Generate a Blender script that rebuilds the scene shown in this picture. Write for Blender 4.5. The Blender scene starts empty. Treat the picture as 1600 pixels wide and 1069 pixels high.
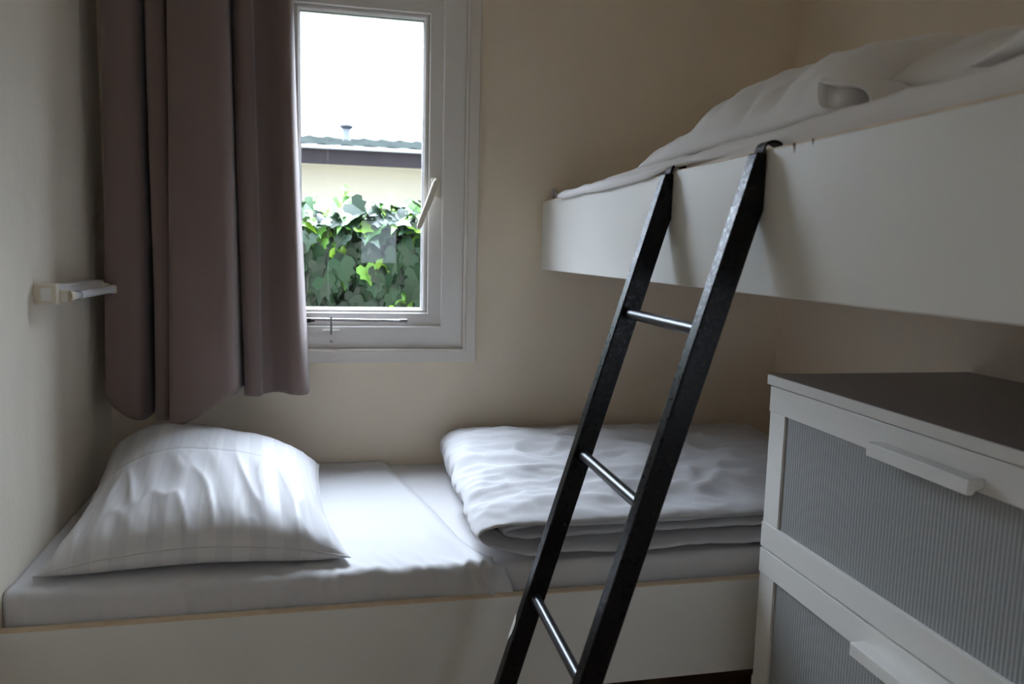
import bpy, bmesh, math, random
from mathutils import Vector, Matrix, noise
random.seed(7)
sc = bpy.context.scene
COL = sc.collection
PI = math.pi

# ------------------------------------------------------------------ camera, sky, exposure
def look_matrix(yaw, pitch, roll):
    fwd = Vector((math.sin(yaw)*math.cos(pitch), math.cos(yaw)*math.cos(pitch), math.sin(pitch)))
    r = Vector((math.cos(yaw), -math.sin(yaw), 0)); u = r.cross(fwd)
    r2 = r*math.cos(roll)+u*math.sin(roll); u2 = -r*math.sin(roll)+u*math.cos(roll)
    return Matrix((r2, u2, -fwd)).transposed()
cam = bpy.data.cameras.new('camera'); cam_o = bpy.data.objects.new('camera', cam); COL.objects.link(cam_o)
cam.sensor_width = 36.0; cam.lens = 26.584
cam_o.matrix_world = Matrix.Translation((0.628, -2.22, 1.25)) @ look_matrix(0.215043, -0.120058, 0.0256242).to_4x4()
cam.clip_start = 0.02
cam.dof.use_dof = True; cam.dof.focus_distance = 1.75; cam.dof.aperture_fstop = 4.5
sc.camera = cam_o

world = bpy.data.worlds.new('overcast_sky'); sc.world = world; world.use_nodes = True
# bright hazy overcast: an even pale sky with a broad glow around the veiled sun, beyond the neighbour's roof
wn = world.node_tree; bg = wn.nodes['Background']
wtc = wn.nodes.new('ShaderNodeTexCoord')
wdp = wn.nodes.new('ShaderNodeVectorMath'); wdp.operation = 'DOT_PRODUCT'
GLOW_AZ, GLOW_EL = math.radians(-5), math.radians(66)
wdp.inputs[1].default_value = (math.sin(GLOW_AZ)*math.cos(GLOW_EL), math.cos(GLOW_AZ)*math.cos(GLOW_EL), math.sin(GLOW_EL))
wn.links.new(wtc.outputs['Generated'], wdp.inputs[0])
wmx = wn.nodes.new('ShaderNodeMath'); wmx.operation = 'MAXIMUM'; wmx.inputs[1].default_value = 0.0
wn.links.new(wdp.outputs['Value'], wmx.inputs[0])
wpw = wn.nodes.new('ShaderNodeMath'); wpw.operation = 'POWER'; wpw.inputs[1].default_value = 3.0
wn.links.new(wmx.outputs[0], wpw.inputs[0])
wma = wn.nodes.new('ShaderNodeMath'); wma.operation = 'MULTIPLY_ADD'
wma.inputs[1].default_value = 27.0; wma.inputs[2].default_value = 1.6
wn.links.new(wpw.outputs[0], wma.inputs[0])
wn.links.new(wma.outputs[0], bg.inputs['Strength'])
bg.inputs['Color'].default_value = (0.83, 0.93, 1.12, 1)
sc.view_settings.view_transform = 'Standard'; sc.view_settings.look = 'None'
sc.view_settings.gamma = 1.0; sc.view_settings.use_curve_mapping = False
sc.view_settings.exposure = 1.06
sc.cycles.max_bounces = 14; sc.cycles.diffuse_bounces = 8; sc.cycles.transparent_max_bounces = 12

# ------------------------------------------------------------------ materials
def new_mat(name):
    m = bpy.data.materials.new(name); m.use_nodes = True
    nt = m.node_tree; return m, nt, nt.nodes['Principled BSDF']
def nd(nt, t, **kw):
    n = nt.nodes.new(t)
    for k, v in kw.items(): setattr(n, k, v)
    return n
def simple(name, col, rough=0.5, spec=0.5, metal=0.0, bump=0.0, bscale=200.0, var=0.0, vscale=3.0, sheen=0.0, stretch=(1, 1, 1)):
    m, nt, b = new_mat(name)
    b.inputs['Base Color'].default_value = (*col, 1); b.inputs['Roughness'].default_value = rough
    b.inputs['Specular IOR Level'].default_value = spec; b.inputs['Metallic'].default_value = metal
    if sheen: b.inputs['Sheen Weight'].default_value = sheen
    tc = nd(nt, 'ShaderNodeTexCoord'); mp = nd(nt, 'ShaderNodeMapping'); mp.inputs['Scale'].default_value = stretch
    nt.links.new(tc.outputs['Object'], mp.inputs['Vector'])
    if var:
        n = nd(nt, 'ShaderNodeTexNoise'); n.inputs['Scale'].default_value = vscale; n.inputs['Detail'].default_value = 4
        nt.links.new(mp.outputs[0], n.inputs['Vector'])
        r = nd(nt, 'ShaderNodeMapRange'); r.inputs[1].default_value = 0.3; r.inputs[2].default_value = 0.7
        r.inputs[3].default_value = 1-var; r.inputs[4].default_value = 1+var
        nt.links.new(n.outputs['Fac'], r.inputs[0])
        mx = nd(nt, 'ShaderNodeVectorMath', operation='SCALE'); mx.inputs[0].default_value = col
        nt.links.new(r.outputs[0], mx.inputs['Scale']); nt.links.new(mx.outputs[0], b.inputs['Base Color'])
    if bump:
        n = nd(nt, 'ShaderNodeTexNoise'); n.inputs['Scale'].default_value = bscale; n.inputs['Detail'].default_value = 3
        nt.links.new(mp.outputs[0], n.inputs['Vector'])
        bp = nd(nt, 'ShaderNodeBump'); bp.inputs['Strength'].default_value = bump; bp.inputs['Distance'].default_value = 0.002
        nt.links.new(n.outputs['Fac'], bp.inputs['Height']); nt.links.new(bp.outputs[0], b.inputs['Normal'])
    return m

M_wall = simple('wall_paper', (0.84, 0.735, 0.59), 0.75, 0.25, bump=0.35, bscale=260, var=0.025, vscale=5)
M_wall_grain = simple('wall_paper_grain', (0.85, 0.785, 0.675), 0.7, 0.25, bump=0.5, bscale=160, var=0.03, vscale=14, stretch=(1, 1, 0.25))
M_ceil = simple('ceiling_paint', (0.86, 0.82, 0.74), 0.8, 0.2)
M_floor = simple('wood_floor', (0.29, 0.195, 0.125), 0.55, 0.4, var=0.2, vscale=8)
M_pvc = simple('white_window_plastic', (0.80, 0.775, 0.74), 0.35, 0.45, var=0.015, vscale=6)
M_casing = simple('painted_casing', (0.78, 0.725, 0.66), 0.45, 0.4, var=0.02, vscale=8)
M_board = simple('white_laminate_board', (0.80, 0.79, 0.745), 0.42, 0.4, bump=0.12, bscale=420, var=0.015, vscale=6)
M_band = simple('tan_edge_band', (0.72, 0.58, 0.41), 0.5, 0.4, var=0.08, vscale=20)
M_darkwood = simple('chipped_particle_board', (0.16, 0.10, 0.06), 0.8, 0.2)
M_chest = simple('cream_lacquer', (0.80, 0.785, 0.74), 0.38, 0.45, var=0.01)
M_top_sheet = simple('brown_grey_sheet', (0.43, 0.385, 0.36), 0.4, 0.5, var=0.02)
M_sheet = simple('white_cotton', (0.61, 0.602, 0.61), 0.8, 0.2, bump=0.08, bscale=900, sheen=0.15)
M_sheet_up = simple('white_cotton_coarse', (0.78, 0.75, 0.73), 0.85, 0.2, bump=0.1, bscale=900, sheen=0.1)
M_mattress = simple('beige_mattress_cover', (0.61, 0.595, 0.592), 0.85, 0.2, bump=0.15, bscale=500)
M_curtain = simple('mauve_brown_cloth', (0.22, 0.162, 0.145), 0.85, 0.25, bump=0.25, bscale=700, sheen=0.25, stretch=(1, 1, 0.3))
M_metal = simple('grey_metal', (0.35, 0.33, 0.33), 0.35, 0.5, metal=0.8)
M_whiteplastic = simple('cream_plastic', (0.76, 0.70, 0.58), 0.4, 0.45)
M_lampwhite = simple('white_lamp_plastic', (0.82, 0.81, 0.80), 0.3, 0.5)
M_tube = simple('frosted_tube', (0.80, 0.80, 0.82), 0.2, 0.5)
M_black = simple('black_plastic', (0.02, 0.02, 0.02), 0.5, 0.4)
M_bwall = simple('pale_render', (0.60, 0.56, 0.45), 0.9, 0.1, var=0.03)
M_fascia = simple('dark_fascia', (0.03, 0.024, 0.028), 0.6, 0.3, var=0.1, vscale=6, stretch=(4, 1, 0.3))
M_gutter = simple('white_gutter', (0.7, 0.72, 0.76), 0.4, 0.4)
M_roof = simple('weathered_roof_tiles', (0.022, 0.026, 0.024), 1.0, 0.0, var=0.25, vscale=3, stretch=(2, 1, 1))
M_flue = simple('grey_flue', (0.10, 0.11, 0.13), 0.6, 0.3)
M_ground = simple('gravel', (0.16, 0.155, 0.14), 0.9, 0.1, var=0.3, vscale=30)
M_stem = simple('ivy_stem', (0.05, 0.045, 0.03), 0.9, 0.1)
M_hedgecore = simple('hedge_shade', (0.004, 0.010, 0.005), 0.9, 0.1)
M_facade = simple('brown_cladding', (0.10, 0.085, 0.07), 0.8, 0.2)
M_door = simple('door_panel', (0.72, 0.68, 0.6), 0.45, 0.4)

# ivy leaf: green, lighter veins, varied per leaf
M_leaf, nt, b = new_mat('ivy_leaf')
at = nd(nt, 'ShaderNodeAttribute', attribute_name='leaf'); at.attribute_type = 'GEOMETRY'
cr = nd(nt, 'ShaderNodeValToRGB')
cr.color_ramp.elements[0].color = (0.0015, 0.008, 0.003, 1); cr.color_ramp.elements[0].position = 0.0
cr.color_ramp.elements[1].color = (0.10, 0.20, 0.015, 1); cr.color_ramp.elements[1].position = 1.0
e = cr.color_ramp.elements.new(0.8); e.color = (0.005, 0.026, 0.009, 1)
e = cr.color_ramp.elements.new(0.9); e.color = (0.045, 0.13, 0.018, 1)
nt.links.new(at.outputs['Fac'], cr.inputs[0]); nt.links.new(cr.outputs[0], b.inputs['Base Color'])
b.inputs['Roughness'].default_value = 0.38; b.inputs['Specular IOR Level'].default_value = 0.22

# glass: clear pane with a fresnel reflection
M_glass = bpy.data.materials.new('window_glass'); M_glass.use_nodes = True
nt = M_glass.node_tree; nt.nodes.clear()
out = nd(nt, 'ShaderNodeOutputMaterial'); mix = nd(nt, 'ShaderNodeMixShader'); tr = nd(nt, 'ShaderNodeBsdfTransparent')
gl = nd(nt, 'ShaderNodeBsdfGlossy'); gl.inputs['Roughness'].default_value = 0.0
# Schlick reflectance from the angle of incidence, the same on both faces of the pane
ge = nd(nt, 'ShaderNodeNewGeometry'); dt = nd(nt, 'ShaderNodeVectorMath', operation='DOT_PRODUCT')
nt.links.new(ge.outputs['Incoming'], dt.inputs[0]); nt.links.new(ge.outputs['Normal'], dt.inputs[1])
ab = nd(nt, 'ShaderNodeMath', operation='ABSOLUTE'); nt.links.new(dt.outputs['Value'], ab.inputs[0])
om = nd(nt, 'ShaderNodeMath', operation='SUBTRACT'); om.inputs[0].default_value = 1.0; nt.links.new(ab.outputs[0], om.inputs[1])
p5 = nd(nt, 'ShaderNodeMath', operation='POWER'); p5.inputs[1].default_value = 5.0; nt.links.new(om.outputs[0], p5.inputs[0])
fr = nd(nt, 'ShaderNodeMath', operation='MULTIPLY_ADD'); fr.inputs[1].default_value = 0.96; fr.inputs[2].default_value = 0.04; nt.links.new(p5.outputs[0], fr.inputs[0])
tr.inputs['Color'].default_value = (0.965, 0.98, 0.975, 1)
nt.links.new(fr.outputs[0], mix.inputs[0]); nt.links.new(tr.outputs[0], mix.inputs[1]); nt.links.new(gl.outputs[0], mix.inputs[2])
nt.links.new(mix.outputs[0], out.inputs['Surface'])

# satin striped pillow case
M_pillow, nt, b = new_mat('satin_stripe_cotton')
uv = nd(nt, 'ShaderNodeUVMap'); sx = nd(nt, 'ShaderNodeSeparateXYZ'); nt.links.new(uv.outputs[0], sx.inputs[0])
mu = nd(nt, 'ShaderNodeMath', operation='MULTIPLY'); mu.inputs[1].default_value = 9.0; nt.links.new(sx.outputs[0], mu.inputs[0])
fc = nd(nt, 'ShaderNodeMath', operation='FRACT'); nt.links.new(mu.outputs[0], fc.inputs[0])
gt = nd(nt, 'ShaderNodeMath', operation='GREATER_THAN'); gt.inputs[1].default_value = 0.5; nt.links.new(fc.outputs[0], gt.inputs[0])
mc = nd(nt, 'ShaderNodeMix', data_type='RGBA'); mc.inputs[6].default_value = (0.61, 0.60, 0.61, 1); mc.inputs[7].default_value = (0.665, 0.655, 0.66, 1)
nt.links.new(gt.outputs[0], mc.inputs[0]); nt.links.new(mc.outputs[2], b.inputs['Base Color'])
mr = nd(nt, 'ShaderNodeMapRange'); mr.inputs[3].default_value = 0.8; mr.inputs[4].default_value = 0.5
nt.links.new(gt.outputs[0], mr.inputs[0]); nt.links.new(mr.outputs[0], b.inputs['Roughness'])
b.inputs['Specular IOR Level'].default_value = 0.3

# black lacquer with wear
M_ladder, nt, b = new_mat('worn_black_lacquer')
tc = nd(nt, 'ShaderNodeTexCoord')
n1 = nd(nt, 'ShaderNodeTexNoise'); n1.inputs['Scale'].default_value = 160; n1.inputs['Detail'].default_value = 5
nt.links.new(tc.outputs['Object'], n1.inputs['Vector'])
r1 = nd(nt, 'ShaderNodeMapRange'); r1.inputs[1].default_value = 0.35; r1.inputs[2].default_value = 0.7; r1.inputs[3].default_value = 0.24; r1.inputs[4].default_value = 0.42
nt.links.new(n1.outputs['Fac'], r1.inputs[0]); nt.links.new(r1.outputs[0], b.inputs['Roughness'])
bp = nd(nt, 'ShaderNodeBump'); bp.inputs['Strength'].default_value = 0.07; bp.inputs['Distance'].default_value = 0.0003
nt.links.new(n1.outputs['Fac'], bp.inputs['Height']); nt.links.new(bp.outputs[0], b.inputs['Normal'])
b.inputs['Base Color'].default_value = (0.002, 0.002, 0.0025, 1); b.inputs['Specular IOR Level'].default_value = 0.22
M_steel = simple('black_steel', (0.010, 0.010, 0.013), 0.3, 0.5)
M_hook = simple('painted_black_strap', (0.008, 0.008, 0.010), 0.55, 0.35)
M_under = simple('brown_plywood', (0.22, 0.16, 0.11), 0.7, 0.2, var=0.1, vscale=5)
M_chip = simple('bare_pale_wood', (0.62, 0.58, 0.52), 0.7, 0.3)

# translucent corrugated drawer plastic
M_rib = simple('ribbed_plastic', (0.345, 0.357, 0.35), 0.4, 0.4)

# ------------------------------------------------------------------ building helpers
OFF = {}
def finish(name, bm, mat, parent=None, smooth=False, uvs=False):
    me = bpy.data.meshes.new(name)
    bmesh.ops.recalc_face_normals(bm, faces=bm.faces)
    if parent is not None: off = OFF[parent.name]
    else:
        xs = [v.co for v in bm.verts]
        off = Vector(((min(v.x for v in xs)+max(v.x for v in xs))/2, (min(v.y for v in xs)+max(v.y for v in xs))/2, min(v.z for v in xs)))
    bmesh.ops.translate(bm, verts=bm.verts, vec=-off)
    bm.to_mesh(me); bm.free()
    me.materials.append(mat)
    if smooth: me.shade_smooth()
    o = bpy.data.objects.new(name, me); COL.objects.link(o)
    if parent is not None: o.parent = parent
    else: o.location = off
    OFF[o.name] = off
    return o
def root(name, loc, label=None, cat=None, group=None, kind=None):
    o = bpy.data.objects.new(name, None); COL.objects.link(o); o.location = loc; o.empty_display_size = 0.1
    OFF[o.name] = Vector(loc)
    return tag(o, label, cat, group, kind)
def tag(o, label=None, cat=None, group=None, kind=None):
    if label: o['label'] = label
    if cat: o['category'] = cat
    if group: o['group'] = group
    if kind: o['kind'] = kind
    return o
def struct(name, bm, mat, parent=None, smooth=False):
    o = finish(name, bm, mat, parent, smooth)
    if parent is None: o['kind'] = 'structure'
    return o
def box(bm, x0, x1, y0, y1, z0, z1, bev=0.0, seg=2):
    r = bmesh.ops.create_cube(bm, size=1.0)
    vs = r['verts']
    for v in vs:
        v.co = Vector((x0+(v.co.x+.5)*(x1-x0), y0+(v.co.y+.5)*(y1-y0), z0+(v.co.z+.5)*(z1-z0)))
    if bev:
        es = list({e for v in vs for e in v.link_edges})
        bmesh.ops.bevel(bm, geom=es, offset=bev, segments=seg, profile=0.5, affect='EDGES')
    return bm
def NB(): return bmesh.new()
def bx(*a, **k): return box(bmesh.new(), *a, **k)
def prism(bm, poly, axis, a, b):
    """extrude a 2D polygon along an axis from a to b"""
    def P(p, t):
        if axis == 'y': return (p[0], t, p[1])
        if axis == 'x': return (t, p[0], p[1])
        return (p[0], p[1], t)
    A = [bm.verts.new(P(p, a)) for p in poly]; B = [bm.verts.new(P(p, b)) for p in poly]
    n = len(poly)
    bm.faces.new(A); bm.faces.new(B)
    for i in range(n): bm.faces.new((A[i], A[(i+1) % n], B[(i+1) % n], B[i]))
    return bm
def frame_ring(bm, x0, x1, z0, z1, w, y0, y1, bev=0.002):
    """mitred rectangular frame of member width w in the xz plane"""
    o = [(x0, z0), (x1, z0), (x1, z1), (x0, z1)]; i = [(x0+w, z0+w), (x1-w, z0+w), (x1-w, z1-w), (x0+w, z1-w)]
    b = min(bev, w/3)
    loops = []
    def loop(d_o, y):   # inset from outer by d
        return [bm.verts.new((x0+d_o, y, z0+d_o)), bm.verts.new((x1-d_o, y, z0+d_o)), bm.verts.new((x1-d_o, y, z1-d_o)), bm.verts.new((x0+d_o, y, z1-d_o))]
    L = [loop(0, y1), loop(0, y0+b), loop(b, y0), loop(w-b, y0), loop(w, y0+b), loop(w, y1)]
    for k in range(6):
        A, B = L[k], L[(k+1) % 6]
        for j in range(4): bm.faces.new((A[j], A[(j+1) % 4], B[(j+1) % 4], B[j]))
    return bm
def tube(bm, pts, r, n=12, cap=True):
    pts = [Vector(p) for p in pts]; rings = []
    up = Vector((0, 0, 1))
    for i, p in enumerate(pts):
        d = (pts[min(i+1, len(pts)-1)]-pts[max(i-1, 0)]).normalized()
        a = d.cross(up)
        if a.length < 1e-3: a = d.cross(Vector((1, 0, 0)))
        a.normalize(); c = a.cross(d); rr = r[i] if isinstance(r, (list, tuple)) else r
        rings.append([bm.verts.new(p+a*(rr*math.cos(2*PI*k/n))+c*(rr*math.sin(2*PI*k/n))) for k in range(n)])
    for A, B in zip(rings, rings[1:]):
        for k in range(n): bm.faces.new((A[k], A[(k+1) % n], B[(k+1) % n], B[k]))
    if cap:
        for R_ in (rings[0], rings[-1]): bm.faces.new([bm.verts.new(v.co) for v in R_])
    return bm
def catmull(pts, per=8):
    P = [pts[0]]+list(pts)+[pts[-1]]; out = []
    for i in range(1, len(P)-2):
        p0, p1, p2, p3 = [Vector(q) for q in P[i-1:i+3]]
        for k in range(per):
            t = k/per
            out.append(0.5*((2*p1)+(p2-p0)*t+(2*p0-5*p1+4*p2-p3)*t*t+(3*p1-p0-3*p2+p3)*t**3))
    out.append(Vector(pts[-1])); return out
def interp(x, xs, ys):
    if x <= xs[0]: return ys[0]
    for i in range(len(xs)-1):
        if x <= xs[i+1]:
            t = (x-xs[i])/(xs[i+1]-xs[i]); return ys[i]+(ys[i+1]-ys[i])*t
    return ys[-1]
def sm(a, b, x):
    t = max(0, min(1, (x-a)/(b-a))); return t*t*(3-2*t)
def N3(x, y, z): return noise.noise(Vector((x, y, z)))
def ridge(x, y, z):
    v = 1-abs(N3(x, y, z)); return v*v*v
def two_sheet(fn, nu, nv, uvname='UVMap'):
    """closed cushion-like surface; fn(u, v, side) -> Vector, sheets share their border"""
    bm = bmesh.new(); lay = bm.loops.layers.uv.new(uvname)
    top = {}; bot = {}
    for i in range(nu+1):
        for j in range(nv+1):
            u, v = i/nu, j/nv
            top[i, j] = bm.verts.new(fn(u, v, 1))
            bot[i, j] = top[i, j] if i in (0, nu) or j in (0, nv) else bm.verts.new(fn(u, v, -1))
    for G, flip in ((top, False), (bot, True)):
        for i in range(nu):
            for j in range(nv):
                q = [(i, j), (i+1, j), (i+1, j+1), (i, j+1)]
                if flip: q = q[::-1]
                vs = [G[k] for k in q]
                if len(set(vs)) < 4: continue
                try: f = bm.faces.new(vs)
                except ValueError: continue
                for l, k in zip(f.loops, q): l[lay].uv = (k[0]/nu, k[1]/nv)
    return bm

# ------------------------------------------------------------------ room shell
RX = 2.0            # width of the room
RZ = 2.22           # ceiling height
RY = -2.75          # wall behind the camera
OX0, OX1, OZ0, OZ1 = 0.378, 0.960, 0.957, 2.01    # window opening
bm = NB()
T = 0.11
box(bm, -T, OX0, 0, T, 0, RZ); box(bm, OX1, RX+T, 0, T, 0, RZ); box(bm, OX0, OX1, 0, T, 0, OZ0); box(bm, OX0, OX1, 0, T, OZ1, RZ)
struct('wall_back', bm, M_wall)
bm = NB()      # unseen outer face and roof of this building, widened to shade the hedge
box(bm, -6, -T-.002, .02, T, -.45, 2.35); box(bm, RX+T+.002, 8, .02, T, -.45, 2.35); box(bm, -6, 8, RY, T+.01, RZ+.09, RZ+.20)
struct('shading_facade', bm, M_facade)
struct('wall_left', bx(-T, -.006, RY-T, 0, 0, RZ), M_wall_grain)
struct('wall_right', bx(RX, RX+T, RY-T, 0, 0, RZ), M_wall)
struct('floor', bx(-T, RX+T, RY-T, T, -0.08, 0), M_floor)
struct('ceiling', bx(-T, RX+T, RY-T, T, RZ, RZ+0.08), M_ceil)
DX0, DX1, DZ1 = 0.50, 1.25, 2.0
bm = NB()
box(bm, 0, DX0, RY-T, RY, 0, RZ); WX0, WX1, WZ0, WZ1 = 1.36, 1.88, 0.75, 1.38  # rear wall, with an opening for the added fill window
box(bm, DX1, WX0, RY-T, RY, 0, RZ); box(bm, WX1, RX, RY-T, RY, 0, RZ); box(bm, WX0, WX1, RY-T, RY, 0, WZ0); box(bm, WX0, WX1, RY-T, RY, WZ1, RZ); box(bm, DX0, DX1, RY-T, RY, DZ1, RZ)
struct('wall_front', bm, M_wall)
door = root('door_1', (0.875, RY-0.05, 0), kind='structure')
px0, px1, pz0, pz1 = 0.713, 0.937, 1.15, 1.42
bm = NB(); y0, y1 = RY-0.07, RY-0.03
box(bm, DX0+.004, px0, y0, y1, .006, DZ1-.004); box(bm, px1, DX1-.004, y0, y1, .006, DZ1-.004); box(bm, px0, px1, y0, y1, .006, pz0); box(bm, px0, px1, y0, y1, pz1, DZ1-.004)
finish('door_leaf', bm, M_door, door)
finish('glass_pane', bx(px0, px1, RY-.052, RY-.048, pz0, pz1), M_glass, door)
bm = NB(); tube(bm, [(0.56, RY-.03, 1.02), (0.56, RY+.02, 1.02), (0.66, RY+.02, 1.02)], 0.009)
finish('door_handle', bm, M_metal, door, True)

fill_win = root('added_fill_window', ((WX0+WX1)/2, RY-.05, WZ0), kind='structure')  # unseen window added behind the camera to let in fill light
finish('outer_frame', frame_ring(NB(), WX0, WX1, WZ0, WZ1, 0.045, RY-.075, RY+.004, 0.003), M_pvc, fill_win)
finish('glass_pane', bx(WX0+.04, WX1-.04, RY-.052, RY-.048, WZ0+.04, WZ1-.04), M_glass, fill_win)

# ------------------------------------------------------------------ window
win = root('window_1', (0.669, 0.05, OZ0), kind='structure')
bm = NB(); frame_ring(bm, 0.341, 0.999, 0.918, 2.049, 0.036, -0.018, 0.0, 0.003); frame_ring(bm, 0.371, 0.968, 0.949, 2.018, 0.009, -0.022, 0.0, 0.002)
finish('casing', bm, M_casing, win)
finish('outer_frame', frame_ring(NB(), OX0, OX1, OZ0, OZ1, 0.066, -0.006, 0.075, 0.003), M_pvc, win)
SX0, SX1, SZ0, SZ1 = 0.441, 0.897, 1.020, 1.947
bm = frame_ring(NB(), SX0, SX1, SZ0, SZ1, 0.042, 0.006, 0.06, 0.003)
sash = finish('sash', bm, M_pvc, win)
bm = frame_ring(NB(), SX0+0.040, SX1-0.040, SZ0+0.036, SZ1-0.038, 0.018, 0.013, 0.05, 0.007)
finish('glazing_bead', bm, M_pvc, sash)
bm = frame_ring(NB(), SX0+0.054, SX1-0.054, SZ0+0.050, SZ1-0.052, 0.005, 0.024, 0.034, 0.001)
finish('rubber_seal', bm, simple('dark_rubber', (0.04, 0.05, 0.07), 0.6), sash)
finish('glass_pane', bx(SX0+.05, SX1-.05, 0.028, 0.032, SZ0+.05, SZ1-.05), M_glass, sash)
# lever handle, tilted open
bm = NB(); box(bm, 0.862, 0.886, -0.006, 0.008, 1.395, 1.452, 0.004); 
hb = finish('handle_plate', bm, M_whiteplastic, win)
bm = NB()
A = Vector((0.874, -0.020, 1.436)); B = Vector((0.828, -0.040, 1.318)); d = (B-A).normalized(); s = Vector((0.9, 0, -0.35)).normalized()
prof = []
for t, w, th in ((-.012, .008, .006), (0, .010, .007), (.03, .009, .007), (.09, .008, .006), (.132, .0075, .006), (.142, .004, .004)):
    c = A+d*t; n = d.cross(s).normalized()
    prof.append([bm.verts.new(c+s*a*w+n*b_*th) for a, b_ in ((-1, -.6), (-.6, -1), (.6, -1), (1, -.6), (1, .6), (.6, 1), (-.6, 1), (-1, .6))])
for P_, Q_ in zip(prof, prof[1:]):
    for k in range(8): bm.faces.new((P_[k], P_[(k+1) % 8], Q_[(k+1) % 8], Q_[k]))
bm.faces.new(prof[0]); bm.faces.new(prof[-1])
tube(bm, [(0.874, 0.0, 1.436), (0.874, -0.020, 1.436)], 0.008)
finish('lever', bm, M_whiteplastic, hb, True)
# stay bar and its peg bracket
bm = NB(); tube(bm, [(0.50, -0.016, 1.043), (0.60, -0.019, 1.042), (0.785, -0.022, 1.040)], [0.0045, 0.0045, 0.0045], 10)
box(bm, 0.775, 0.797, -0.027, -0.014, 1.035, 1.046, 0.003)
stay = finish('stay_bar', bm, M_metal, win, True)
bm = NB(); box(bm, 0.500, 0.527, -0.024, -0.004, 1.034, 1.047, 0.003); tube(bm, [(0.522, -.014, 1.04), (0.535, -.02, 1.04)], 0.004, 8)
finish('stay_pivot', bm, M_black, stay)
bm = NB(); prism(bm, [(0.558, 1.012), (0.604, 1.012), (0.604, 1.004), (0.588, 0.970), (0.575, 0.970), (0.558, 1.004)], 'y', -0.017, -0.0055)
br = finish('stay_bracket', bm, M_pvc, win)
bm = NB(); tube(bm, [(0.581, -0.024, 1.000), (0.581, -0.024, 1.052)], 0.0028, 8); tube(bm, [(0.581, -0.024, 1.006), (0.581, -0.010, 1.004)], 0.0028, 8)
finish('peg', bm, M_metal, br, True)
bm = NB(); tube(bm, [(0.581, -0.009, 0.980), (0.581, -0.0195, 0.980)], 0.004, 10)
finish('screw', bm, M_metal, br)

# ------------------------------------------------------------------ curtain and its rail
bm = NB(); box(bm, 0.02, 1.10, -0.085, -0.060, 2.10, 2.125, 0.003); box(bm, 0.06, 0.08, -0.075, 0.0, 2.105, 2.12); box(bm, 1.03, 1.05, -0.075, 0.0, 2.105, 2.12)
tag(finish('curtain_rail', bm, M_pvc), 'white curtain rail mounted above the window', 'curtain rail')
planT = [(.050, -.030), (.040, -.090), (.048, -.143), (.070, -.156), (.100, -.156), (.122, -.147), (.1275, -.120), (.1245, -.060), (.131, -.026), (.1390, -.060), (.1395, -.112), (.147, -.136), (.168, -.142), (.187, -.137), (.1935, -.116), (.1955, -.070), (.199, -.046), (.2010, -.080), (.1980, -.140), (.207, -.172), (.240, -.184), (.285, -.181), (.318, -.168), (.3325, -.146), (.329, -.100), (.3310, -.066), (.339, -.082), (.3445, -.106), (.358, -.116), (.376, -.114), (.385, -.100), (.388, -.076), (.403, -.064), (.425, -.070), (.448, -.090), (.470, -.094), (.481, -.078), (.483, -.042)]
BX = ([.04, .05, .125, .14, .193, .199, .3325, .345, .385, .483], [.028, .034, .120, .142, .186, .184, .354, .356, .402, .516])
HX = ([.04, .05, .07, .10, .125, .14, .195, .20, .23, .26, .29, .325, .333, .345, .385, .43, .483], [.868, .858, .830, .803, .797, .793, .796, .796, .797, .810, .846, .868, .866, .848, .845, .848, .842])
planB = [(interp(x, *BX), y*(1.30 if .197 < x < .3326 else 1.18)) for x, y in planT]
hemT = [interp(x, *HX) for x, y in planT]
sT = catmull([(x, y, 0) for x, y in planT], 9); sB = catmull([(x, y, 0) for x, y in planB], 9); hm = catmull([(h, 0, 0) for h in hemT], 9)
ZT = 2.10; NR = 70
bm = NB(); rows = []
for j in range(NR+1):
    t = j/NR; row = []
    for i in range(len(sT)):
        z = ZT+(hm[i].x-ZT)*t
        w = t**1.3
        p = sT[i].lerp(sB[i], w)
        k = 0.006*(0.3+t)
        p = p+Vector((k*N3(i*.07, z*1.7, 3.1), k*1.3*N3(i*.06, z*1.9, 9.4), 0))
        row.append(bm.verts.new((p.x, p.y, z)))
    rows.append(row)
for A_, B_ in zip(rows, rows[1:]):
    for i in range(len(A_)-1): bm.faces.new((A_[i], A_[i+1], B_[i+1], B_[i]))
cur = tag(finish('curtain', bm, M_curtain, None, True), 'mauve brown curtain drawn to the left of the window in deep folds', 'curtain')
md = cur.modifiers.new('thickness', 'SOLIDIFY'); md.thickness = 0.0025; md.offset = 0

# ------------------------------------------------------------------ reading light on the left wall
rl = root('reading_light', (0.03, -0.33, 1.112), 'small white strip light with a cream switch end fixed to the left wall', 'wall lamp')
finish('housing', bx(-.006, .036, -.468, -.172, 1.117, 1.154, bev=.003), M_lampwhite, rl)
bm = NB(); box(bm, -.006, .038, -.490, -.466, 1.114, 1.157, .003); box(bm, 0, .004, -.49, -.44, 1.150, 1.160, .001)
ec = finish('switch_end', bm, M_whiteplastic, rl)
bm = NB(); box(bm, .009, .027, -.4935, -.488, 1.122, 1.149, .0015); 
finish('rocker_switch', bm, M_lampwhite, ec)
bm = NB(); box(bm, .036, .052, -.474, -.448, 1.119, 1.145, .003); tube(bm, [(.052, -.461, 1.131), (.060, -.452, 1.131)], [.012, .009], 14)
finish('tube_holder', bm, M_whiteplastic, rl)
bm = NB(); box(bm, .030, .050, -.192, -.176, 1.119, 1.146, .003); box(bm, .046, .070, -.192, -.182, 1.120, 1.142, .005)
finish('tube_holder', bm, M_whiteplastic, rl)
bm = NB(); tube(bm, [(.057, -.452, 1.131), (.057, -.438, 1.131), (.057, -.200, 1.131), (.057, -.184, 1.131)], .0095, 18)
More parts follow.
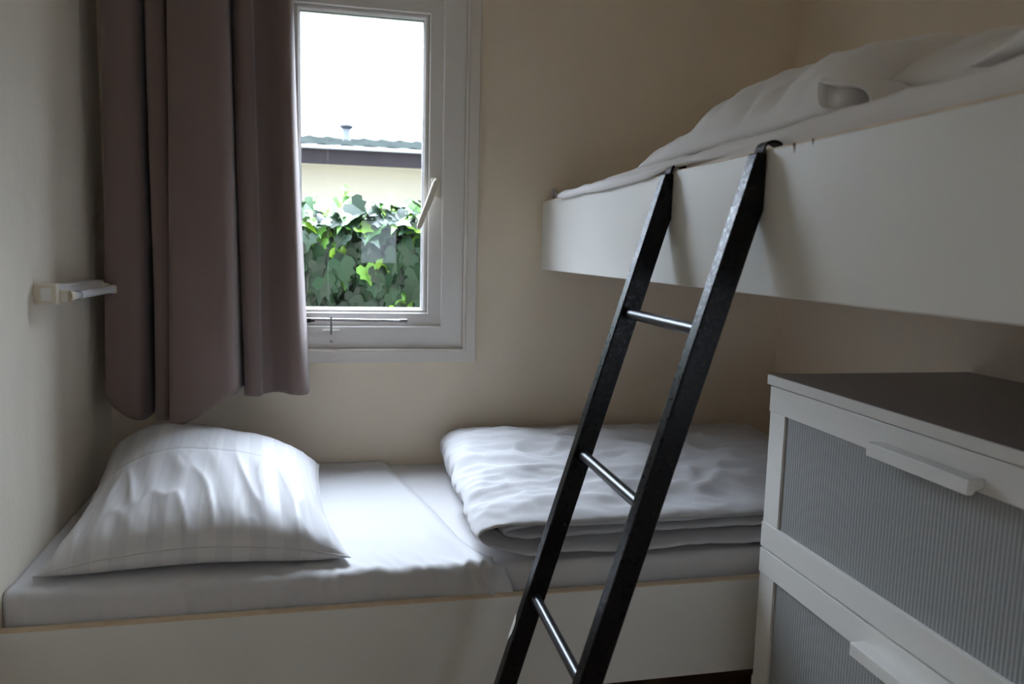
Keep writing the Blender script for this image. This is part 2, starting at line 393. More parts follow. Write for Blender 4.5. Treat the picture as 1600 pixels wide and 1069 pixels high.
tb = finish('tube', bm, M_tube, rl, True)
bm = NB()
for yy in (-.440, -.430, -.425): tube(bm, [(.057, yy, 1.131), (.057, yy+.0025, 1.131)], .0098, 18)
finish('tube_marking', bm, simple('tube_print', (.1, .1, .12), .5), tb)

# ------------------------------------------------------------------ lower bed
bed = root('low_bed', (1.0, -0.36, 0), 'low white built-in bed base with a tan edged front board below the window', 'bed')
BF = -0.735
finish('front_board', bx(-.005, RX-.002, BF, BF+.018, .305, .524, bev=.001), M_board, bed)
finish('edge_band', bx(-.005, RX-.002, BF-.0005, BF+.0185, .524, .5265), M_band, bed)
finish('base_panel', bx(0.004, RX-.004, BF+.018, -.004, .455, .475), M_band, bed)
for xa in (.004, .98, RX-.024):
    finish('support_panel', bx(xa, xa+.02, -.64, -.02, 0, .455), M_board, bed)

def mat_top(x, y):           # top of the lower mattress
    return interp(y, [-.70, 0], [.578, .613])
MF = -.704
def mattress_mesh(x0, x1, yf, yb, z0, topf, r, amp, seed, nx=90, prof_n=10):
    """rounded slab; topf(x, y) gives the top surface"""
    prof = []   # (y, dz below top or absolute)
    for k in range(4): prof.append((yf, 'b', k/4))
    for k in range(prof_n+1):
        a = PI/2*k/prof_n; prof.append((yf+r-r*math.cos(a), 't', r-r*math.sin(a)))
    ny = 40
    for k in range(1, ny+1): prof.append((yf+r+(yb-yf-r-.01)*k/ny, 't', 0))
    prof.append((yb, 't', .01)); prof.append((yb, 'b', 0))
    bm = NB(); G = []
    for i in range(nx+1):
        x = x0+(x1-x0)*i/nx; row = []
        for (y, kd, v) in prof:
            zt = topf(x, y)
            if kd == 't': z = zt-v
            else: z = z0+(zt-r-z0)*v
            dn = amp*(N3(x*9, y*6+z*20, seed)+.5*N3(x*24, y*8+z*10, seed+3))
            yy = y
            if y < yf+r*1.01: yy = y-abs(dn)*.5+amp*.3
            if kd == 't': z += dn
            row.append(bm.verts.new((x, min(yy, yb), z)))
        G.append(row)
    for A_, B_ in zip(G, G[1:]):
        for k in range(len(prof)): 
            k2 = (k+1) % len(prof); bm.faces.new((A_[k], A_[k2], B_[k2], B_[k]))
    bm.faces.new(G[0]); bm.faces.new(G[-1])
    return bm
bm = mattress_mesh(-.003, RX-.004, MF, -.006, .478, mat_top, .022, .002, 2.0)
tag(finish('mattress', bm, M_mattress, None, True), 'pale mattress of the lower bed, showing between the folded duvet and the front board', 'mattress')

# white bottom sheet over the left part of the lower mattress
def sheet_edge(y):           # right boundary of the sheet
    return interp(y, [-.80, -.73, -.66, -.56, -.40, -.12, 0], [.985, .968, .925, .878, .842, .765, .735])
SW = 0.007
ys = []
R_ = .020
path = []
for k in range(13): path.append((MF-.006, .512+(.545-.512)*k/12))
for k in range(1, 11):
    a = PI/2*k/10; path.append((MF-.006+R_-R_*math.cos(a), None, R_-R_*math.sin(a)))
for k in range(1, 81): path.append((MF-.006+R_+(-.008-MF+.006-R_)*k/80, None, 0))
bm = NB(); nx = 150; G = []
ed0 = -.004
for i in range(nx+1):
    row = []
    u = i/nx
    for pth in path:
        y = pth[0]
        xe = sheet_edge(y if len(pth) == 3 else -.73-(.545-pth[1])*.9)
        x = ed0+(xe-ed0)*u
        lift = SW*(1-sm(.975, 1.0, u))+.0015
        bul = .007*math.exp(-((u-.955)/.028)**2)*sm(-.15, -.5, y)
        if len(pth) == 3: z = mat_top(x, max(y, MF+.03))-pth[2]+lift+bul
        else: z = pth[1]
        front = sm(MF+.05, MF+.005, y)
        g = N3(x*38+2*N3(x*7, z*9, 1), z*6, 5.5)
        yy = y-front*(.004*g+.003*N3(x*90, z*10, 8.8))*sm(.50, .53, z)
        corner = front*math.exp(-((x-.93)/.07)**2)
        yy -= corner*.014*(.3+1.4*ridge(x*26+z*16, z*7, 4.4)) ; z += corner*.014*ridge(x*34-z*10, y*8, 6.1)
        fl = 1-front
        z += fl*(.0022*N3(x*5+3*y, y*5, 7)+.0016*ridge(x*6-y*10, y*3+x*2, 2.2)*sm(.0, .5, u))
        z += .005*front*N3(x*40, y*20, 3.3)+.004*sm(MF+.10, MF+.03, y)*(ridge(x*28+y*12, y*9, 9.2)-.4)*sm(.2, .7, u)
        row.append(bm.verts.new((x, yy, z)))
    G.append(row)
for A_, B_ in zip(G, G[1:]):
    for k in range(len(path)-1): bm.faces.new((A_[k], A_[k+1], B_[k+1], B_[k]))
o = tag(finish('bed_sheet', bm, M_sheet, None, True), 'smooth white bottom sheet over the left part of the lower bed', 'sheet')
md = o.modifiers.new('thickness', 'SOLIDIFY'); md.thickness = 0.003; md.offset = -1

# pillow on the lower bed
FL, FR, BR, BL = Vector((.036, -.672, 0)), Vector((.632, -.668, 0)), Vector((.548, -.115, 0)), Vector((.018, -.085, 0))
def pillow_fn(u, v, side):
    a, b_ = 2*u-1, 2*v-1
    # pull sides in between the pointed corners
    ua = u+(.5-u)*.085*(1-b_*b_)*abs(a)
    va = v+(.5-v)*(.075 if b_ > 0 else .022)*(1-a*a)*abs(b_)
    p = FL.lerp(FR, ua).lerp(BL.lerp(BR, ua), va)
    h = max(0, (1-abs(a)**2.7))**.56*max(0, (1-abs(b_)**(2.4+1.2*sm(0, 1, b_))))**(.58-.12*sm(0, 1, b_))
    seam = .603+.026*(1-a*a)*(1-.5*v)+.090*sm(.15, 1, v)*(1-.50*u)
    seam += .012*(1-v)*(1-a*a)
    if side > 0:
        H = .112+.012*sm(.1, .8, v)-.022*u*sm(.2, 1, v)+.014*math.exp(-((u-.25)/.2)**2)*sm(.3, .8, v)
        z = seam+H*h
        edge = 1-h
        # creases running in from the corners and along the front
        w = .0085*(ridge(a*6.0+b_*1.0, b_*1.5-a*.5, 1.3)-.45)*sm(.02, .3, h)*(1.1-.95*sm(.30, .52, v))
        w += .005*N3(a*2.2, b_*2.6, 8.1)*h
        w += .0030*(ridge(a*13, b_*4+a*2, 4.0)-.4)*edge*sm(.01, .2, h)
        # hem of the pillow case opening across the top
        vl = .44+.05*math.sin(u*2.6+.3)-.25*sm(.72, 1.0, u)
        w += .004*sm(vl+.012, vl-.004, v)*sm(.05, .3, h)-.004*math.exp(-((v-vl-.006)/.010)**2)*sm(.05, .3, h)
        z += w
    else:
        z = seam-.075*h
        p.y -= .026*math.exp(-((v-.045)/.045)**2)*(1-a*a)**.6
        z = max(z, mat_top(p.x, p.y)+.0145+.001)
    return Vector((p.x, p.y, max(z, mat_top(p.x, p.y)+.0135)))
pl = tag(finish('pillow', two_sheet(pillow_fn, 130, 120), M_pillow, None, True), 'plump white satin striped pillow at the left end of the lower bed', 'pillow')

bm = NB(); loop = [pillow_fn(k/60, 0, 1) for k in range(61)]+[pillow_fn(1, k/60, 1) for k in range(1, 61)]+[pillow_fn(1-k/60, 1, 1) for k in range(1, 61)]+[pillow_fn(0, 1-k/60, 1) for k in range(1, 60)]
loop = [Vector((p.x, p.y, p.z+.0012)) for p in loop]
tube(bm, loop+[loop[0]], .0017, 6, False)
finish('seam', bm, M_sheet, pl, True)

# folded duvet on the lower bed
DXL, DXR = .872, 1.86
def duvet_band(center, half, y0, y1, ns, ny, seed, wr):
    cs = catmull([(x, 0, z) for x, z in center], 12)
    L = [0]
    for a, b_ in zip(cs, cs[1:]): L.append(L[-1]+(b_-a).length)
    def at(s):
        t = s*L[-1]
        for i in range(len(L)-1):
            if t <= L[i+1] or i == len(L)-2:
                f = (t-L[i])/max(1e-9, L[i+1]-L[i]); p = cs[i].lerp(cs[i+1], f); d = (cs[i+1]-cs[i]).normalized(); return p, d
    def fn(u, v, side):
        p, d = at(u); d = Vector((d.x, 0, d.z*.12)).normalized(); n = Vector((-d.z, 0, d.x))
        c = 2*v-1
        prof = max(0, 1-abs(c)**7)**.5*max(0, 1-abs(2*u-1)**40)**.5
        yf = y0+.014*N3(p.x*6, u*9, seed)+.006*N3(p.x*22, u*20, seed+2)
        y = yf+(y1-yf)*v
        q = p+Vector((n.x*.12, 0, n.z))*(side*half*prof)
        # q.z is in layer units 0..1
        H = interp(y, [-.72, -.66, -.45, -.2, -.03], [.094, .100, .128, .140, .115])
        base = mat_top(q.x, max(y, -.70))+.004
        zn = q.z
        x = q.x
        xs_ = sm(1.10, .87, x)
        x += .085*xs_*sm(.65, .0, zn)*sm(-.25, -.68, y)      # bottom of the roll tucks in to the right at the front
        k = side*(n.z if abs(n.z) > .1 else 1)
        wv = wr*((ridge(x*3.2+y*1.5, y*11+x*2.0, seed)-.5)+.6*N3(x*6, y*9, seed+5)+.65*(ridge(x*8+y*4, y*17-x*3, seed+9)-.5)+.35*(ridge(x*17-y*6, y*30+x*9, seed+12)-.5)+.9*sm(1.25, 1.5, x)*(ridge(x*9, y*10, seed+20)-.5))*prof
        z = base+zn*H+.012*sm(1.2, 1.7, x)*zn*math.sin(y*9)
        top = sm(.55, .95, zn)
        z += wv*(.35+.65*top)
        x += wv*.8*(1-abs(n.z))
        sg = .004*N3(x*12, y*3, seed+1)*(1-abs(c))
        return Vector((x, y+wv*.3, max(z+sg*prof, base-.003)))
    return fn
outer = [(DXR, .86), (1.6, .875), (1.3, .87), (1.1, .87), (1.0, .865), (.942, .82), (.908, .69), (.899, .50), (.910, .30), (.95, .17), (1.02, .14), (1.15, .135), (1.4, .14), (1.65, .15), (DXR, .14)]
bm = two_sheet(duvet_band(outer, .110, -.698, -.035, 220, 96, 3.0, .0135), 220, 96)
inner = [(DXR-.02, .58), (1.6, .60), (1.3, .59), (1.12, .60), (1.02, .62), (.965, .56), (.953, .46), (.975, .38), (1.04, .36), (1.15, .37), (1.4, .38), (1.7, .37), (DXR-.02, .36)]
bm2 = two_sheet(duvet_band(inner, .085, -.662, -.05, 150, 50, 11.0, .006), 150, 50)
me_t = bpy.data.meshes.new('t'); bm2.to_mesh(me_t); bm2.free(); bm.from_mesh(me_t); bpy.data.meshes.remove(me_t)
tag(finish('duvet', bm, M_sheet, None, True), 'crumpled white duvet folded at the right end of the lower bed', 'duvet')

# ------------------------------------------------------------------ upper bunk
XB = 1.196
bunk = root('upper_bunk', (1.6, -1.0, 1.195), 'white wall hung upper bunk with a deep side board above the chest', 'bunk bed')
sb = finish('side_board', bx(XB, XB+.018, -2.05, -.003, 1.197, 1.3965, bev=.0012), M_board, bunk)
finish('edge_band', bx(XB-.0003, XB+.0183, -2.05, -.003, 1.3965, 1.3985), M_band, bunk)
finish('base_panel', bx(XB+.018, RX-.002, -2.05, -.004, 1.222, 1.240), M_under, bunk)
bm = NB(); box(bm, XB+.018, RX-.002, -2.05, -2.032, 1.197, 1.40)
finish('end_board', bm, M_board, bunk)
for yy, ln in ((-1.312, .013), (-1.352, .008)):
    bm = NB(); prism(bm, [(yy-.0025, 1.3988), (yy+.003, 1.3988), (yy+.0006, 1.3988-ln*.5), (yy-.0005, 1.3988-ln)], 'x', XB-.0006, XB+.002)
    finish('edge_chip', bm, M_darkwood, sb)

def up_top(x, y):
    base = interp(y, [-2.0, -1.6, -1.0, -.55, -.3, -.16, -.11, -.02], [1.445, 1.440, 1.432, 1.428, 1.420, 1.412, 1.385, 1.36])
    return base+.012*sm(XB+.02, XB+.2, x)
bm = NB(); G = []
nx, ny = 44, 190
for j in range(ny+1):
    y = -2.028+(2.028-.055)*j/ny; row = []
    for i in range(nx+1):
        u = i/nx
        # goes up the inside of the board, over the edge of the mattress and back to the wall
        if u < .15:
            x = XB+.021; z = 1.35+(up_top(x, y)-.02-1.35)*(u/.15)
        elif u < .4:
            a = PI/2*(u-.15)/.25; r = .02
            x = XB+.021+r-r*math.cos(a); z = up_top(x, y)-r+r*math.sin(a)
        else:
            x = XB+.041+(RX-.01-XB-.041)*((u-.4)/.6)**1.4; z = up_top(x, y)
        z += .003*N3(x*8, y*7, 2)+.004*(ridge(x*5+y*3, y*6, 6)-.5)*sm(.2, .4, u)
        if u > .12: x += .0035*N3(y*16, z*9, 4)*sm(.1, .2, u)*sm(.6, .4, u)+.002
        row.append(bm.verts.new((x, y, z)))
    G.append(row)
for A_, B_ in zip(G, G[1:]):
    for k in range(nx): bm.faces.new((A_[k], A_[k+1], B_[k+1], B_[k]))
lo = []
for r_ in (G[0], G[-1]): pass
bd = [e for e in bm.edges if e.is_boundary]
ex = bmesh.ops.extrude_edge_only(bm, edges=bd)
for v in [g for g in ex['geom'] if isinstance(g, bmesh.types.BMVert)]: v.co.z = 1.243
bmesh.ops.contextual_create(bm, geom=[e for e in bm.edges if e.is_boundary])
mt = tag(finish('mattress', bm, M_sheet_up, None, True), 'white sheeted mattress lying in the upper bunk', 'mattress')
bm = NB(); tube(bm, catmull([(XB+.028, -.045, 1.375), (XB+.022, -.03, 1.408), (XB+.022, -.045, 1.428), (XB+.024, -.062, 1.415), (XB+.03, -.085, 1.398), (XB+.035, -.10, 1.385)], 5), .006, 8)
finish('carry_loop', bm, M_mattress, mt, True)

# loose sheet edge drooping over the far end of the bunk board
bm = NB(); G = []
for j in range(121):
    t = j/120; y = -.125-1.00*t; row = []
    droop = interp(t, [0, .06, .2, .45, .70, .80, .88, 1], [.004, .009, .007, .010, .006, -.004, -.012, -.016])
    x_out = interp(t, [0, .03, .1, .7, .78, .88, 1], [XB+.035, XB+.006, XB-.004, XB-.004, XB-.001, XB+.021, XB+.032])+.0015*math.sin(t*23)
    crest = interp(t, [0, .04, .12, .35, .6, .85, 1], [.004, .018, .026, .036, .042, .036, .030])
    end = sm(0, .05, t)
    for i in range(29):
        u = i/28
        if u < .2:
            k = u/.2; x = x_out-.004*math.sin(k*PI); z = 1.4000-droop*(1-k)+.010*k
        else:
            k = (u-.2)/.8
            x = x_out+(.20+.05*t)*k
            z = 1.4100+crest*sm(0, .55, k)-.006*sm(.7, 1, k)
        z += .003*N3(x*12, y*9, 1.7)+end*.007*(ridge(y*5+x*14, x*16-y*2, 5)-.5)*sm(.05, .3, u)
        row.append(bm.verts.new((x, y, max(z, 1.4010) if x > XB-.002 and x < XB+.02 else z)))
    G.append(row)
for A_, B_ in zip(G, G[1:]):
    for k in range(28): bm.faces.new((A_[k], A_[k+1], B_[k+1], B_[k]))
o = tag(finish('bed_sheet', bm, M_sheet_up, None, True), 'loose white sheet edge hanging over the far end of the upper bunk board', 'sheet')
md = o.modifiers.new('thickness', 'SOLIDIFY'); md.thickness = 0.004; md.offset = 0

# heaped duvet on the upper bunk
def heap_fn(u, v, side):     # u along -y, v from the front (low x) to the wall
    y = -.50-u*.77
    a, b_ = 2*u-1, 2*v-1
    x0 = 1.285-.010*math.sin(u*6); x1 = 1.80
    x = x0+(x1-x0)*v
    h = max(0, 1-abs(a)**(3.0+5*sm(0, 1, a)))**.5*max(0, 1-abs(b_)**2.4)**.62
    H = interp(u, [0, .12, .3, .55, .8, 1.0], [.05, .06, .10, .130, .136, .128])*(1-.15*v)
    base = up_top(x, y)+.012
    if side > 0:
        z = base+.012*sm(0, .1, u)+H*h
        z += (.022*(ridge(u*5.5-v*3, v*2+u*2, 3.3)-.5)+.012*N3(u*5, v*4, 6)+.007*(ridge(u*13-v*7, v*5, 2.5)-.5))*sm(.02, .4, h)
        x += .020*N3(u*6, v*3, 4.2)*h+.030*(ridge(u*8+v*5, v*3, 5.1)-.4)*h*(1-v)
    else: z = base+.002
    return Vector((x, y, z))
bm = two_sheet(heap_fn, 110, 70)
def lobe_fn(u, v, side):
    y = -1.20-u*.32
    a, b_ = 2*u-1, 2*v-1
    x0 = 1.345+.02*u; x1 = 1.85
    x = x0+(x1-x0)*v
    h = max(0, 1-abs(a)**3.2)**.6*max(0, 1-abs(b_)**2.6)**.6
    base = up_top(x, y)+.010
    if side > 0:
        z = base+.006+interp(u, [0, .3, .7, 1], [.120, .108, .085, .065])*h+(.006*N3(u*4, v*5, 1)+.006*(ridge(u*6, v*3-u*3, 8)-.5))*sm(.03, .4, h)
    else: z = base+.002
    return Vector((x, y, z))
bm2 = two_sheet(lobe_fn, 60, 50); me_t = bpy.data.meshes.new('t'); bm2.to_mesh(me_t); bm2.free(); bm.from_mesh(me_t); bpy.data.meshes.remove(me_t)
du = tag(finish('duvet', bm, M_sheet_up, None, True), 'rumpled white duvet heaped on the upper bunk behind the ladder top', 'duvet')
# the turned corner where the folded layers gape open
lip = catmull([(1.288, -1.214, 1.502), (1.282, -1.246, 1.492), (1.284, -1.276, 1.486), (1.291, -1.300, 1.478), (1.297, -1.313, 1.467), (1.296, -1.318, 1.456), (1.290, -1.303, 1.452), (1.283, -1.270, 1.455), (1.280, -1.238, 1.462), (1.283, -1.222, 1.480), (1.288, -1.214, 1.502)], 6)[:-1]
cc = Vector((1.29, -1.265, 1.470)); rings = []
for sc_, dx, dy in ((1.75, .060, .015), (1.35, .022, .004), (1.06, .001, 0), (.98, .0, 0), (.93, .006, .0), (.80, .045, .012), (.45, .085, .03)):
    rg = []
    for k, p in enumerate(lip):
        q = cc+(p-cc)*sc_+Vector((dx, dy, 0)); q.z = max(q.z, up_top(q.x, q.y)+.012)
        rg.append(q)
    rings.append(rg)
bm = NB(); VR = [[bm.verts.new(q) for q in rg] for rg in rings]
for A_, B_ in zip(VR, VR[1:]):
    n = len(A_)
    for k in range(n): bm.faces.new((A_[k], A_[(k+1) % n], B_[(k+1) % n], B_[k]))
bm.faces.new(VR[-1])
finish('turned_corner', bm, M_sheet_up, du, True)
# pillow at the near end of the upper bunk
def upil_fn(u, v, side):
    y = -1.525-u*.50; a, b_ = 2*u-1, 2*v-1
    x = 1.255+v*.62
    h = max(0, 1-abs(a)**2.6)**.55*max(0, 1-abs(b_)**2.6)**.6
    base = up_top(x, y)+.010
    z = base+.02*(1-abs(a))+(.115*h+(.008*(ridge(u*6+v*3, v*5, 3)-.5)*sm(.03, .4, h)) if side > 0 else 0)
    if side < 0: z = base+.001
    return Vector((x, y, z))
tag(finish('pillow', two_sheet(upil_fn, 60, 60), M_sheet_up, None, True), 'white pillow at the right edge of the picture on the upper bunk', 'pillow')

# ------------------------------------------------------------------ ladder
lad = root('bunk_ladder', (0.79, -1.08, 0), 'black wooden ladder hooked over the side board of the upper bunk', 'ladder')
SL = .300                         # lean: x per z
def rail_front(z): return 1.1815+(z-1.398)*SL
def rail(yc, name='rail'):
    bm = NB(); w = .013; dep = .037
    # side outline in xz: front face slopes, back face lies on the board near the top
    zt = 1.394
    f0, f1 = rail_front(0.0), rail_front(zt)
    zk = 1.298
    poly = [(f0, 0.0), (f0+dep, 0.0), (rail_front(zk)+dep, zk), (XB-.0008, zk+.016), (XB-.0008, zt), (f1, zt)]
    prism(bm, poly, 'y', yc-w, yc+w)
    bmesh.ops.bevel(bm, geom=list(bm.edges), offset=.0025, segments=2, profile=.5, affect='EDGES')
    return finish(name, bm, M_ladder, lad)
RY_, LY_ = -1.235, -.925
r1_ = rail(LY_); r2_ = rail(RY_)
for zz in (1.143, .885, .617, .35):
    xr = rail_front(zz)+.018
    bm = NB(); tube(bm, [(xr, LY_-.010, zz), (xr, RY_+.010, zz)], .0095, 18)
    finish('rung', bm, M_steel, lad, True)
for yc in (LY_, RY_):
    bm = NB(); xs_ = []
    pts = [(XB-.012, 1.345), (XB-.010, 1.385)]
    for k in range(13):
        a = PI-k*PI/12; pts.append((XB+.0105+.0150*math.cos(a), 1.3985+.0115*math.sin(a)))
    pts += [(XB+.0255, 1.385), (XB+.0255, 1.372)]
    pv = None
    th = .0018; hw = .0115
    rings = []
    for i, (x, z) in enumerate(pts):
        a = Vector(pts[max(0, i-1)]); b_ = Vector(pts[min(len(pts)-1, i+1)]); d = (b_-a).normalized(); n = Vector((-d.y, d.x))
        rings.append([bm.verts.new((x+n.x*s*th, yc+t*hw, z+n.y*s*th)) for s, t in ((-1, -1), (-1, 1), (1, 1), (1, -1))])
    for A_, B_ in zip(rings, rings[1:]):
        for k in range(4): bm.faces.new((A_[k], A_[(k+1) % 4], B_[(k+1) % 4], B_[k]))
    bm.faces.new(rings[0]); bm.faces.new(rings[-1])
    finish('hook', bm, M_hook, lad)
# pale chip on the edge of the far rail
bm = NB(); z0, z1 = .520, .576; A_ = []; ye = LY_+.0132
for k in range(13):
    t = k/12; z = z0+(z1-z0)*t; xf = rail_front(z)
    w = .0008+.0115*sm(0, .55, t)*(1-.9*sm(.8, 1, t))+.0016*N3(t*9, 2, 1)
    A_.append([bm.verts.new(c) for c in ((xf-.0005, ye-w, z), (xf-.0005, ye+.0006, z), (xf+.0045*sm(0, .5, t)+.0006, ye+.0006, z), (xf+.0015, ye-.002, z))])
for P_, Q_ in zip(A_, A_[1:]):
    for k in range(4): bm.faces.new((P_[k], P_[(k+1) % 4], Q_[(k+1) % 4], Q_[k]))
bm.faces.new(A_[0]); bm.faces.new(A_[-1])
tag(finish('paint_chip', bm, M_chip, r1_), 'bare patch of chipped paint')

# ------------------------------------------------------------------ chest of drawers
CX = 1.50; CY0, CY1 = -1.70, -.79
ch = root('chest_of_drawers', (1.75, -1.245, 0), 'cream chest of wide drawers with grey ribbed fronts under the upper bunk', 'chest')
tp = finish('top', bx(CX-.004, RX-.003, CY0, CY1, .984, 1.0042, bev=.0010), M_chest, ch)
tag(finish('top_dark_sheet', bx(CX-.003, RX-.004, CY0+.001, CY1-.001, 1.0040, 1.0050, bev=.0004), M_top_sheet, tp), 'added brownish grey sheet that darkens the top')  # thin sheet added over the cream slab to darken its top
finish('side_panel', bx(CX+.022, RX-.004, CY1-.020, CY1-.002, .0, .984), M_chest, ch)
finish('side_panel', bx(CX+.022, RX-.004, CY0+.002, CY0+.020, .0, .984), M_chest, ch)
finish('back_panel', bx(RX-.010, RX-.005, CY0+.02, CY1-.02, .03, .984), M_chest, ch)
bm = NB(); box(bm, CX+.03, CX+.045, CY0+.02, CY1-.02, 0, .05)
finish('plinth', bm, M_chest, ch)
H1 = .349
def ribbed(bm, x, ya, yb, z0, z1):
    pitch = .0078; n = int((yb-ya)/pitch)*4; prev = None
    for i in range(n+1):
        y = ya+(yb-ya)*i/n; xx = x+.00045*math.cos(2*PI*(y-ya)/pitch)
        cur_ = (bm.verts.new((xx, y, z0)), bm.verts.new((xx, y, z1)), bm.verts.new((x+.006, y, z1)), bm.verts.new((x+.006, y, z0)))
        if prev:
            for k in range(4): bm.faces.new((prev[k], prev[(k+1) % 4], cur_[(k+1) % 4], cur_[k]))
        else: bm.faces.new(cur_)
        prev = cur_
    bm.faces.new(prev)
    return bm
for zt, zb in ((.981, .632), (.628, .279), (.275, .055)):
    rr = .054
    ya, yb = CY0+.006, CY1-.008
    bm = NB()
    box(bm, CX, CX+.018, ya, yb, zt-rr, zt, .0016); box(bm, CX, CX+.018, ya, yb, zb, zb+rr, .0016)
    box(bm, CX+.0024, CX+.018, yb-.056, yb-.0016, zb+rr, zt-rr, .0004); box(bm, CX+.0024, CX+.018, ya+.0016, ya+.056, zb+rr, zt-rr, .0004)
    dr = finish('drawer', bm, M_chest, ch)
    bm = NB(); box(bm, CX+.0185, RX-.02, ya+.03, yb-.03, zb+.03, zb+.20)
    finish('drawer_box', bm, M_chest, dr)
    tag(finish('ribbed_panel', ribbed(NB(), CX+.008, ya+.05, yb-.05, zb+rr-.004, zt-rr+.004), M_rib, dr), 'grey ribbed translucent plastic panel')
    # long bar handle with a finger lip, on the top rail
    hy0, hy1 = -1.355, -1.142; hz = zt-.054
    bm = NB()
    prism(bm, [(CX+.001, hz+.022), (CX-.026, hz+.022), (CX-.0275, hz+.0205), (CX-.0275, hz-.001), (CX-.017, hz-.001), (CX-.013, hz+.007), (CX+.001, hz+.010)], 'y', hy0, hy1)
    bmesh.ops.bevel(bm, geom=[e for e in bm.edges], offset=.0008, segments=1, affect='EDGES')
    finish('handle', bm, M_chest, dr)

# ------------------------------------------------------------------ outside the window
struct('ground', bx(-9, 10, RY-4, 14, -.55, -.45), M_ground)
# ivy hedge
hd = root('ivy_hedge', (.8, 1.0, -.45), 'leafy green ivy hedge just outside the window', 'hedge')
def hedge_top(x): return 1.385+.035*N3(x*2.3, 3, 1)+.020*N3(x*7, 1, 5)
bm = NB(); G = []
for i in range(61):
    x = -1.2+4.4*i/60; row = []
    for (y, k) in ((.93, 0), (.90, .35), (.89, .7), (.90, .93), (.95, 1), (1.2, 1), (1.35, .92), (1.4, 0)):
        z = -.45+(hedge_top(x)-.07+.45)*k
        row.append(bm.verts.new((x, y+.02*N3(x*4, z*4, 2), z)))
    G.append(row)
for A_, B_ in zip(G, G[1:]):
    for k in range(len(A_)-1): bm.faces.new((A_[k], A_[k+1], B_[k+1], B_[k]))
finish('shade_core', bm, M_hedgecore, hd)  # core coloured near black for the shade between the leaves
leaf2d = [(0, -.02), (.20, -.22), (.42, -.12), (.50, .12), (.36, .26), (.42, .46), (.22, .52), (.12, .62), (0, 1.0), (-.12, .62), (-.22, .52), (-.42, .46), (-.36, .26), (-.50, .12), (-.42, -.12), (-.20, -.22)]
bm = NB(); lay = bm.verts.layers.float.new('leaf')
rnd = random.Random(5)
def add_leaf(p, size, nrm, down, val):
    nrm = nrm.normalized(); d = (down-nrm*down.dot(nrm)).normalized(); s = d.cross(nrm)
    cup = rnd.uniform(.05, .30); bend = rnd.uniform(-.1, .35)
    def PT(a, b_):
        return p+s*(a*size)+d*(b_*size)+nrm*(size*(cup*abs(a)-bend*b_*b_*.5))
    cen = [bm.verts.new(PT(0, t)) for t in (.12, .45)]
    vs = [bm.verts.new(PT(a, b_)) for a, b_ in leaf2d]
    for v in cen+vs: v[lay] = val
    n = len(vs)
    for i in range(n):
        j = (i+1) % n
        c = cen[0] if (leaf2d[i][1] < .3 and leaf2d[j][1] < .3) else cen[1]
        bm.faces.new((vs[i], vs[j], c))
    bm.faces.new((vs[4], cen[0], cen[1])) if False else None
    for i in range(n):
        j = (i+1) % n
        ci = leaf2d[i][1] < .3 and leaf2d[(i-1) % n][1] < .3
    # close the seam between the two fans
    for i in range(n):
        a = leaf2d[i]; pr = leaf2d[(i-1) % n]; nx_ = leaf2d[(i+1) % n]
        c1 = (a[1] < .3 and pr[1] < .3); c2 = (a[1] < .3 and nx_[1] < .3)
        if c1 != c2: bm.faces.new((vs[i], cen[0], cen[1]))
for k in range(1650):
    x = rnd.uniform(-.9, 2.7) if k > 1050 else rnd.uniform(.25, 1.25)
    zt = hedge_top(x)
    z = zt-(rnd.random()**1.15)*(1.5 if k > 1050 else .75)
    depth = rnd.uniform(0, .16)
    p = Vector((x, .79+depth+.05*N3(x*3, z*3, 7)+.04*sm(zt-.1, zt, z), z))
    near_top = sm(zt-.16, zt-.02, z)
    nrm = Vector((rnd.uniform(-.5, .5), -1+.3*near_top, rnd.uniform(-.25, .28)+1.0*near_top))
    down = Vector((rnd.uniform(-.55, .55), -.1, -1))
    val = rnd.random()*.8 if rnd.random() > .10+.18*near_top else rnd.uniform(.82, 1)
    add_leaf(p, rnd.uniform(.06, .12), nrm, down, val)
for k in range(420):          # crest
    x = rnd.uniform(-.6, 2.4) if k > 220 else rnd.uniform(.3, 1.2)
    zt = hedge_top(x); y = rnd.uniform(.80, 1.15)
    p = Vector((x, y, zt+rnd.uniform(-.05, .045)))
    nrm = Vector((rnd.uniform(-.6, .6), rnd.uniform(-1, .1), rnd.uniform(.35, 1.1)))
    add_leaf(p, rnd.uniform(.055, .10), nrm, Vector((rnd.uniform(-.8, .8), -.7, rnd.uniform(-.8, .3))), rnd.random() if rnd.random() > .35 else rnd.uniform(.85, 1))
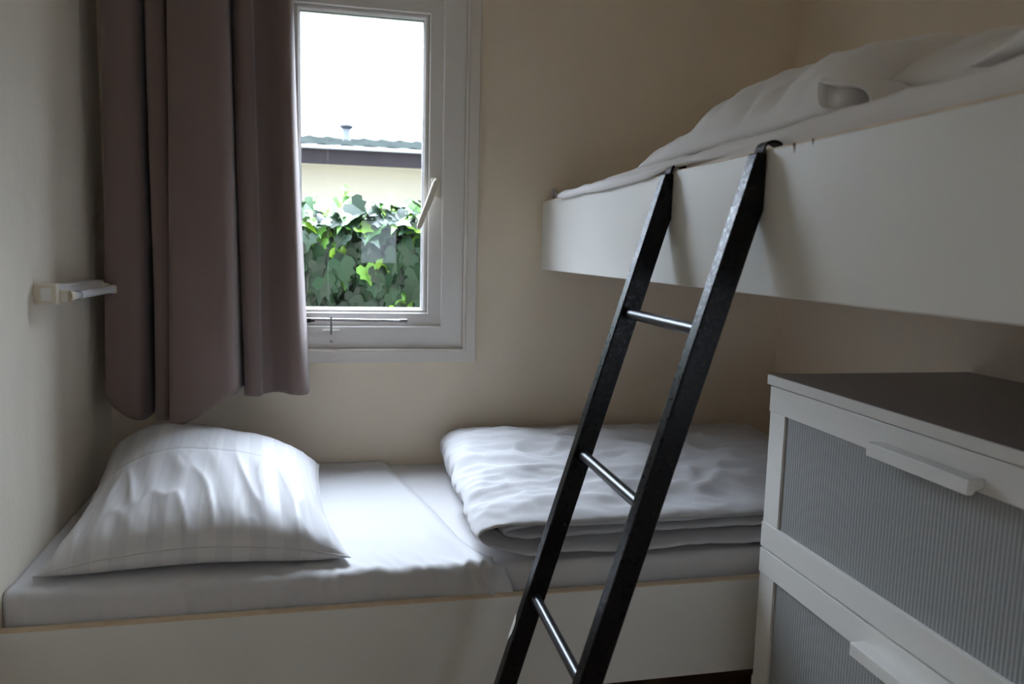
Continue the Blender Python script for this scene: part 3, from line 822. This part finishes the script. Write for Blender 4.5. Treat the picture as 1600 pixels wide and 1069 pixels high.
for x, y, z, n in ((.62, .95, 1.40, 5), (.565, .92, 1.39, 3), (.52, .9, 1.39, 3)):   # young shoots standing up
    for i in range(n):
        add_leaf(Vector((x+rnd.uniform(-.02, .02), y, z+.022*i)), .05-.004*i, Vector((rnd.uniform(-.6, .6), -.7, .6)), Vector((rnd.uniform(-1, 1), -.3, -.3)), rnd.uniform(.86, 1))
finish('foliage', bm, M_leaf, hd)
# neighbouring building
bd_ = root('neighbouring_building', (.5, 6.5, -.45), 'pale low building with a dark fascia and tiled roof behind the hedge', 'building')
finish('wall', bx(-6, 8, 5.25, 8.6, -.45, 2.02), M_bwall, bd_)
finish('fascia', bx(-6.2, 8.2, 4.98, 5.03, 1.99, 2.128), M_fascia, bd_)
bm = NB(); box(bm, -6.2, 8.2, 5.03, 5.26, 1.995, 2.015)
finish('soffit', bm, M_bwall, bd_)
bm = NB(); tube(bm, [(-6.2, 4.955, 2.137), (8.2, 4.955, 2.137)], .017, 12)
finish('gutter', bm, M_gutter, bd_, True)
bm = NB(); G = []
nx = 560
for i in range(nx+1):
    x = -6.2+14.4*i/nx; c = .008*(math.cos(2*PI*x/.205)+.35*math.cos(4*PI*x/.205+1))
    row = []
    for k in range(15):
        t = k/14; st = .014*(1-((t*7) % 1.0))
        row.append(bm.verts.new((x, 4.94+t*2.0, 2.140+t*.345+c+st)))
    row.append(bm.verts.new((x, 8.9, 2.155)))
    G.append(row)
for A_, B_ in zip(G, G[1:]):
    for k in range(len(A_)-1): bm.faces.new((A_[k], A_[k+1], B_[k+1], B_[k]))
finish('roof', bm, M_roof, bd_)
bm = NB(); tube(bm, [(.612, 6.2, 2.30), (.612, 6.2, 2.50)], .045, 14)
fl = finish('flue_pipe', bm, simple('pale_flue', (.30, .33, .36), .6), bd_, True)
bm = NB(); tube(bm, [(.612, 6.2, 2.485), (.612, 6.2, 2.505), (.612, 6.2, 2.53), (.612, 6.2, 2.55)], [.05, .075, .065, .01], 14)
finish('flue_cap', bm, M_flue, fl, True)
